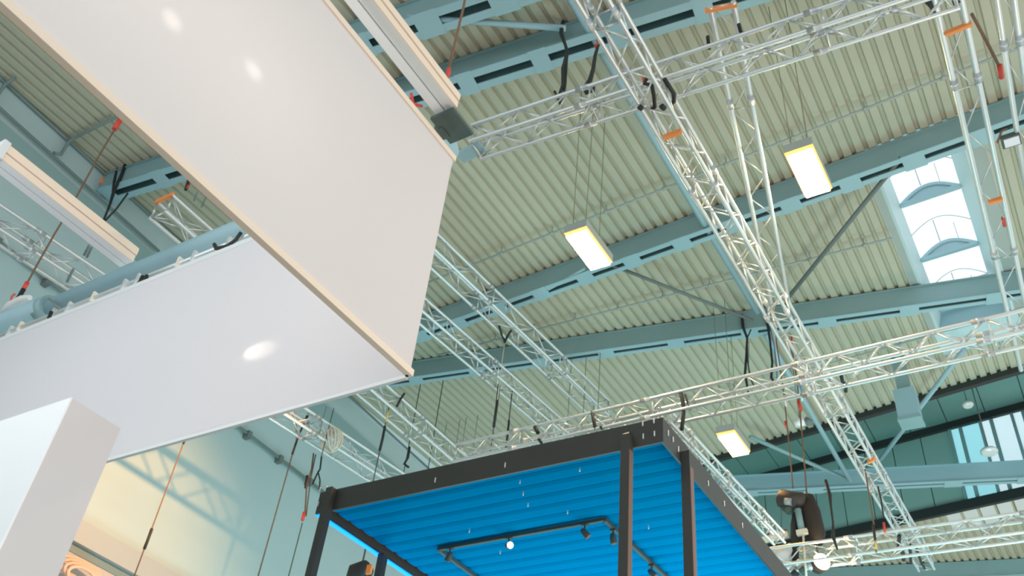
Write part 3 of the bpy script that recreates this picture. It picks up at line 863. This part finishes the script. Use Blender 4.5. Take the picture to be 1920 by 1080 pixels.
# slings below the banner corner
for (px, lab) in (([(791, 668), (788, 684), (793, 704), (790, 712)], 'left black sling on the roof beam just right of the banner corner'),
                  ([(831, 662), (828, 680), (834, 700), (832, 708)], 'right black sling on the roof beam just right of the banner corner')):
    q = at(*px[-1], y=13.5)
    b = bundle(px, .03, lab, plane=dict(y=13.5), extra=[('second_leg', [(px[-1][0] + 14, px[-1][1] - 22), (px[-1][0] + 6, px[-1][1] - 8), px[-1]], .014, 'black')])
    MB().tube([q, (q.x, q.y, 9.9)], .012, 5).build('wire', M['wire'], b)
b = bundle([(936, 612), (941, 628), (946, 640)], .022, 'black v shaped sling under the highest truss', plane=dict(z=12.0), extra=[('second_leg', [(958, 620), (952, 630), (946, 642)], .022, 'black')])
q = at(946, 642, z=12.0); MB().tube([q, (q.x, q.y, 10.7)], .008, 5).build('wire', M['pale'], b)
vrope((936, 718), z=11.1, ztop=11.2, zbot=8.3, r=.010, label='dark wire with a twisted sling hanging from the slim warm lit truss', parts=(('sling', 11.05, 10.15, .026, 'black'), ('brown_sling', 11.1, 10.5, .014, 'rope')))
vrope((960, 737), z=11.1, ztop=11.15, zbot=8.3, r=.012, label='dark wire with an orange red tag, right of the twisted sling', parts=(('sling', 10.5, 9.9, .02, 'black'), ('red_tag', 9.75, 9.45, .02, 'red')))
bundle([(758, 738), (750, 750), (744, 762)], .02, 'black hook on the right chord of the lower left truss', plane=dict(z=9.75))
vrope((730, 760), z=9.6, ztop=9.65, zbot=7.5, r=.009, label='wire with a yellow and black sling hanging from the lower left truss', parts=(('yellow_sling', 9.5, 9.28, .014, 'yellow'), ('sling', 9.2, 8.75, .022, 'black')))
bundle([(768, 838), (765, 858), (758, 870), (766, 876)], .022, 'dark hook and sling hanging at the lower end of the truss near the canopy', plane=dict(y=11.0))
# left group in front of the wall
b = bundle([(578, 776), (572, 790), (562, 812), (556, 828), (548, 852)], [.022, .02, .014, .018, .02], 'black y shaped sling hanging from the wall truss', plane=dict(y=9.0),
           extra=[('second_leg', [(553, 784), (556, 804), (556, 828)], .016, 'conduit')])
q = at(548, 852, y=9.0); MB().tube([q, (q.x, q.y, 2.5)], .012, 5).build('wire', M['wire'], b)
b = bundle([(588, 850), (584, 880), (575, 910), (572, 960), (568, 972)], .013, 'brown twin cable with a red shackle left of the canopy corner', 'rope', plane=dict(y=9.4),
           extra=[('second_cable', [(592, 852), (582, 900), (574, 968)], .01, 'wire'), ('red_shackle', [(571, 960), (567, 976)], .026, 'red'), ('hook', [(576, 892), (573, 915)], .022, 'black')])
q = at(567, 980, y=9.4); MB().tube([q, (q.x, q.y, 4.5)], .009, 5).build('wire', M['wire'], b)
bundle([(603, 856), (600, 880), (594, 890), (586, 908)], .014, 'black forked sling standing over the canopy corner', plane=dict(y=9.6), extra=[('second_leg', [(596, 884), (600, 900), (599, 918)], .012, 'black')])
vrope((617, 800), z=9.1, ztop=9.45, zbot=8.55, r=.008, label='short thin wire below the banner edge, over the wall truss')
vrope((604, 792), z=9.1, ztop=9.4, zbot=8.8, r=.010, label='faint grey cable left of the short thin wire', m='conduit')
vrope((300, 950), y=7.4, ztop=ROOF, zbot=6.0, r=.010, label='long thin tan rope in front of the cream lit wall', m='rope', parts=(('red_end', 8.35, 8.2, .016, 'red'), ('black_end', 8.2, 8.1, .016, 'black'), ('black_sling', 6.75, 6.45, .022, 'black')))

# cable coil on the wall truss
cc = thing('cable_coil', at(615, 830, z=9.0), 'pale coil of cable hung on the wall truss', 'cable coil')
c = at(615, 830, z=8.95) + Vector((.12, -.05, 0))
for k in range(9):
    rr = .17 + .012 * math.sin(k * 2.3); ph = k * .35
    ax = Vector((math.cos(ph), math.sin(ph), .25)).normalized(); e1 = ax.cross(Vector((0, 0, 1))).normalized(); e2 = ax.cross(e1)
    MB().tube([c + (e1 * math.cos(a) * rr + e2 * math.sin(a) * rr * 1.15) for a in [i * math.pi / 9 for i in range(19)]], .011, 5, caps=False).build('turn', M['pale'], cc)

# thin drop wires
for px, y, zt, zb, lab in (((1068, 730), 13.85, 13.2, 8.4, 'left one of three thin olive wires above the canopy'), ((1096, 730), 13.9, 13.2, 8.4, 'middle one of three thin olive wires above the canopy'),
                           ((1123, 725), 13.95, 13.2, 8.4, 'right one of three thin olive wires above the canopy'),
                           ((838, 790), 15.6, 13.6, 9.6, 'first of four faint wires behind the lower left truss, from the left'), ((862, 790), 15.6, 13.6, 9.6, 'second of four faint wires behind the lower left truss, from the left'),
                           ((872, 800), 15.6, 13.6, 9.6, 'third of four faint wires behind the lower left truss, from the left'), ((893, 800), 15.6, 13.6, 9.6, 'fourth of four faint wires behind the lower left truss, from the left')):
    vrope(px, y=y, ztop=zt, zbot=zb, r=.008, label=lab, m='olive' if y < 15 else 'conduit')

# right hand group
b = bundle([(1391, 590), (1393, 612), (1401, 634), (1399, 668), (1397, 700), (1402, 730), (1404, 744)], [.03, .03, .024, .022, .026, .022, .014], 'black sling bundle from the roof beam down to the middle cross truss', plane=dict(y=14.38),
           extra=[('second_leg', [(1408, 618), (1401, 634), (1402, 680), (1408, 712), (1414, 724)], .014, 'black'), ('green_cord', [(1404, 640), (1404, 700)], .008, 'conduit')])
bundle([(1436, 586), (1440, 612), (1444, 640), (1448, 680), (1446, 708), (1454, 720)], [.03, .03, .022, .022, .026, .02], 'black sling with a blue cable left of the brown ropes', plane=dict(y=14.45),
       extra=[('blue_cable', [(1442, 604), (1452, 650), (1456, 690), (1458, 722)], .014, 'blue_cable'), ('white_cable', [(1440, 590), (1452, 640), (1460, 690)], .016, 'alu')])
bundle([(1452, 560), (1449, 580), (1453, 610), (1457, 650), (1463, 690), (1470, 740), (1476, 800), (1482, 860), (1487, 916)], .012, 'left brown rope running down to the chain hoist', 'rope', plane=dict(y=14.35), name='hanging_rope',
       extra=[('gold_sling', [(1450, 562), (1450, 612)], .026, 'yellow'), ('white_hook', [(1470, 742), (1474, 762)], .02, 'bolt'), ('red_shackle', [(1472, 790), (1475, 802)], .02, 'red')])
bundle([(1483, 628), (1486, 660), (1494, 710), (1500, 770), (1506, 840), (1513, 930)], .014, 'right brown rope with red ends running down to the chain hoist', 'rope', plane=dict(y=14.35), name='hanging_rope',
       extra=[('red_end', [(1484, 632), (1485, 652)], .022, 'red'), ('red_shackle', [(1497, 752), (1502, 770)], .034, 'red'), ('white_end', [(1502, 736), (1504, 752)], .018, 'bolt'), ('blue_cable', [(1496, 670), (1500, 716), (1504, 742)], .01, 'blue_cable')])
bundle([(1276, 734), (1280, 752), (1282, 768), (1280, 790), (1278, 806)], .026, 'black strap over the middle cross truss at the canopy corner', plane=dict(y=9.2), extra=[('second_strap', [(1284, 740), (1290, 756), (1290, 764)], .016, 'black')])
bundle([(1110, 772), (1113, 788), (1117, 806)], .024, 'black strap on the cross truss above the canopy front', plane=dict(y=9.2), extra=[('knot', [(1130, 800), (1126, 804)], .03, 'black')])
bundle([(1003, 800), (1009, 812)], .028, 'small black clamp on the cross truss at the end of the slim truss', plane=dict(y=9.2), name='truss_clamp', extra=[('second_clamp', [(1010, 824), (1016, 830)], .024, 'black')])
bundle([(1577, 702), (1580, 716), (1586, 722), (1586, 734)], .026, 'black strap on the main truss where the middle cross truss meets it', plane=dict(z=ZM))
bundle([(1548, 900), (1556, 928), (1558, 950), (1562, 980), (1562, 1006), (1570, 1030)], [.024, .03, .018, .016, .03, .018], 'black sling hanging right of the chain hoist', plane=dict(y=13.7))
bundle([(1622, 880), (1630, 930), (1638, 980), (1640, 1010), (1643, 1036)], .012, 'thin brown cable with a dark sling left of the main truss end', 'rope', plane=dict(y=13.8), extra=[('sling', [(1637, 985), (1641, 1012)], .024, 'black'), ('gold_end', [(1642, 1016), (1643, 1030)], .018, 'yellow')])
bundle([(1646, 912), (1652, 936), (1657, 970)], .014, 'short dark cable with a red end beside the main truss end', plane=dict(y=13.8), extra=[('red_end', [(1657, 980), (1659, 998)], .02, 'red')])
bundle([(1686, 1004), (1685, 1022), (1694, 1040), (1694, 1050)], .03, 'left black strap at the bottom end of the main truss', plane=dict(z=ZQ2 + .1))
bundle([(1706, 1020), (1708, 1056)], .024, 'middle black strap at the bottom end of the main truss', plane=dict(z=ZQ2 + .1))
bundle([(1718, 1028), (1728, 1056), (1734, 1066)], .02, 'right black strap at the bottom end of the main truss', plane=dict(z=ZQ2 + .1))
bundle([(1822, 26), (1836, 52), (1856, 90), (1872, 122)], .018, 'dark rope with a red shackle at the top right', 'rope', plane=dict(z=ZV + .3), extra=[('red_shackle', [(1874, 122), (1878, 146)], .03, 'red')])
bundle([(1736, 0), (1746, 10), (1754, 22)], .03, 'black clamp on top of the right ladder truss', plane=dict(z=ZV), name='truss_clamp', extra=[('second_clamp', [(1786, 6), (1800, 0)], .03, 'black')])
bundle([(1880, 408), (1884, 424)], .02, 'dark red clip on the right ladder truss beside the skylight', 'red', plane=dict(z=ZV), name='truss_clamp')

# floodlight at the right edge
fd = thing('floodlight', at(1893, 262, z=10.2), 'small floodlight in a black bracket at the right edge', 'floodlight')
p = at(1896, 264, z=10.2)
MB().box(p + Vector((-.10, -.07, .0)), p + Vector((.10, .10, .06))).build('housing', M['rubber'], fd)
MB().box(p + Vector((-.075, -.05, -.01)), p + Vector((.085, .08, 0))).build('lens', M['lavender'], fd)
MB().tube([at(1870, 268, z=10.2), at(1878, 246, z=10.3), at(1888, 242, z=10.35)], .014, 6).build('bracket', M['rope'], fd)
MB().tube([at(1888, 242, z=10.35), at(1888, 242, z=10.35) + Vector((.1, .05, .05))], .012, 6).build('bracket', M['rubber'], fd)

# metal junction box and fixtures under the deck edge
jb = thing('metal_box', at(1705, 760, y=17.2), 'blue grey metal box hanging under the deck edge, crossed by a pale strut', 'box')
p = at(1706, 762, y=17.3)
body = MB().box(p + Vector((-.24, -.2, -.34)), p + Vector((.17, .2, .34))).build('body', M['steel_blue'], jb)
MB().box(p + Vector((-.26, -.22, -.40)), p + Vector((.19, .22, -.34))).build('bottom_lid', M['steel'], body)
MB().box(p + Vector((-.16, -.1, .34)), p + Vector((.1, .1, ROOF - p.z - .0))).build('duct', M['steel'], jb)
for px, lab in (((1815, 760), 'small white fixture on the dark lantern ceiling'), ((1855, 848), 'round white fixture in front of the lantern glazing')):
    p = at(*px, y=21.5 if px[1] < 800 else 22.0)
    fx = thing('ceiling_fixture', p, lab, 'fixture')
    rr = .13 if px[1] < 800 else .2
    MB().tube([p + Vector((0, 0, .08)), p + Vector((0, 0, .04)), p, p - Vector((0, 0, .04))], [rr * .8, rr, rr, rr * .75], 16).build('body', M['bolt'], fx)
    MB().tube([p + Vector((0, 0, .08)), p + Vector((0, 0, LZ - p.z))], .015, 6).build('stem', M['steel_dark'], fx)
p = at(1500, 793, y=15.5)
fx = thing('ceiling_fixture', p, 'small white lamp head beside the brown ropes', 'fixture')
MB().tube([p + Vector((-.1, 0, 0)), p + Vector((.1, 0, .02))], [.08, .09], 12).build('body', M['bolt'], fx)
MB().tube([p + Vector((.1, 0, .02)), p + Vector((.22, .03, -.03))], [.09, .06], 10).build('socket', M['steel_dark'], fx)
MB().tube([p + Vector((0, 0, .08)), Vector((p.x, p.y, ROOF))], .01, 6).build('stem', M['steel_dark'], fx)


# ------------------------------------------------------------------ chain hoist, spotlight at the bottom right
YH = 14.15


class MBS(MB):
    def tube(s, pts, r, n=8, mi=0, caps=True):
        return MB.tube(s, pts, [a * 1.2 for a in r] if isinstance(r, (list, tuple)) else r * 1.2, n, mi, caps)

    def bar(s, p, q, wd, ht, up=(0, 0, 1), mi=0, off=(0, 0)):
        return MB.bar(s, p, q, wd * 1.2, ht * 1.2, up, mi, off)


def hp(px, py, dy=0.0): return at(px, py, y=YH + dy)


ho = thing('chain_hoist', hp(1492, 985), 'dark chain hoist with a hanging chain bag at the bottom right', 'hoist')
motor = MBS().tube([hp(1458, 932), hp(1464, 934), hp(1490, 940), hp(1508, 936), hp(1512, 936)], [.06, .13, .135, .10, .05], 14).build('motor', mat('hoist_grey', (.05, .043, .04), .5), ho)
MBS().tube([hp(1472, 940, -.14), hp(1484, 941, -.14)], .05, 10).build('rating_plate', M['groove'], motor)
MBS().tube([hp(1478, 952), hp(1482, 962)], [.09, .05], 10).build('gearbox', M['rubber'], ho)
MBS().tube([hp(1512, 932, .1), hp(1520, 960, .1), hp(1530, 1004, .1), hp(1532, 1020, .1)], [.10, .13, .13, .08], 12).build('chain_bag', mat('bag_canvas', (.035, .025, .02), .8), ho)
MBS().tube([hp(1492, 962), hp(1489, 985), hp(1490, 1010), hp(1492, 1058)], [.04, .05, .055, .045], 8).build('load_chain', M['black'], ho)
MBS().tube([hp(1496, 955, -.06), hp(1504, 998, -.06)], .045, 10).build('blue_tube', M['steel'], ho)
MBS().bar(hp(1494, 1000, -.1), hp(1514, 996, -.1), .06, .07).build('pale_bracket', M['pale'], ho)
MBS().tube([hp(1506, 1004, -.1), hp(1512, 1080, -.1)], .016, 6).build('pale_rod', M['pale'], ho)
MBS().tube([hp(1465, 946), hp(1465, 1000)], .006, 5).build('control_wire', M['wire'], ho)
pb1 = thing('pale_beam', hp(1432, 1012), 'short cream bar joining the narrow truss to the hoist', 'bar')
MBS().bar(hp(1430, 1013), hp(1478, 1002), .07, .07).build('bar', M['pale'], pb1)
MBS().bar(hp(1436, 1002), hp(1476, 994), .03, .03).build('rust_edge', M['copper'], pb1)
bg = thing('plastic_bundle', hp(1466, 1045), 'crumpled white plastic bundle tied beside the hoist chain', 'bundle')
MBS().tube([hp(1450, 1036), hp(1458, 1040), hp(1470, 1042), hp(1480, 1030), hp(1482, 1020)], [.04, .09, .12, .08, .03], 9).build('wrap', M['white'], bg)
MBS().tube([hp(1466, 1056), hp(1468, 1064)], [.05, .02], 7).build('tail', M['white'], bg)

sl = thing('stage_spotlight', hp(1535, 1066), 'bright stage spotlight burning beside the hoist at the bottom edge', 'spotlight')
p = hp(1542, 1052, -.1)
ax = (CAM_P - p).normalized() * .55 + Vector((.5, -.2, .25)); ax.normalize()
MBS().tube([p - ax * .26, p - ax * .2, p - ax * .02], [.07, .11, .12], 14).build('housing', mat('spot_brown', (.08, .04, .03), .5), sl)
MBS().tube([p - ax * .02, p], [.105, .10], 16).build('lens', M['lamp'], sl)
MBS().tube([p - ax * .12 + Vector((0, 0, .13)), p - ax * .12 + Vector((0, 0, .35))], .015, 6).build('yoke', M['rubber'], sl)
cl = thing('truss_clamp', hp(1500, 1062), 'tangle of pale clamps and black couplers under the hoist', 'clamp')
for a, b, rr, mm in ((1480, 1062, .05, 'alu'), (1497, 1056, .045, 'bolt'), (1506, 1070, .05, 'rubber'), (1490, 1076, .05, 'black'), (1520, 1062, .05, 'alu')):
    q = hp(a, b, -.05); MBS().tube([q - Vector((.04, 0, .03)), q + Vector((.04, 0, .03))], rr, 8).build('coupler', M[mm], cl)

# hoist at the lower left behind the canopy posts
p = at(678, 1072, y=10.2)
h2 = thing('chain_hoist', p, 'dark hoist with an orange label seen between the two left canopy posts', 'hoist')
MB().tube([p + Vector((-.2, 0, -.1)), p + Vector((-.14, 0, .0)), p + Vector((.05, 0, .02)), p + Vector((.14, 0, -.04))], [.08, .14, .15, .1], 12).build('motor', M['black'], h2)
q = at(691, 1068, y=9.95)
MB().box(q + Vector((-.03, -.02, -.07)), q + Vector((.06, .02, .07))).build('orange_label', M['orange'], h2)
q = at(682, 1045, y=10.2)
MB().tube([q + Vector((0, 0, -.2)), q + Vector((0, 0, .25))], .014, 6).build('chain', M['wire'], h2)

# warm cable coil on the wall ledge at the bottom left
p = wall_pt(8.15, 7.75, .0)
p = at(150, 1068, x=-13.6)
c2 = thing('cable_coil', p, 'orange cable coil lying under the wall ledge at the bottom left', 'cable coil')
for k in range(4):
    MB().tube([p + Vector((.05 * k, math.cos(a) * (.42 - .05 * k), math.sin(a) * .14 - .05 * k)) for a in [i * math.pi / 8 for i in range(17)]], .03, 6, caps=False).build('turn', mat('peach_cable', (.70, .50, .40), .6) if k == 0 else bpy.data.materials['peach_cable'], c2)
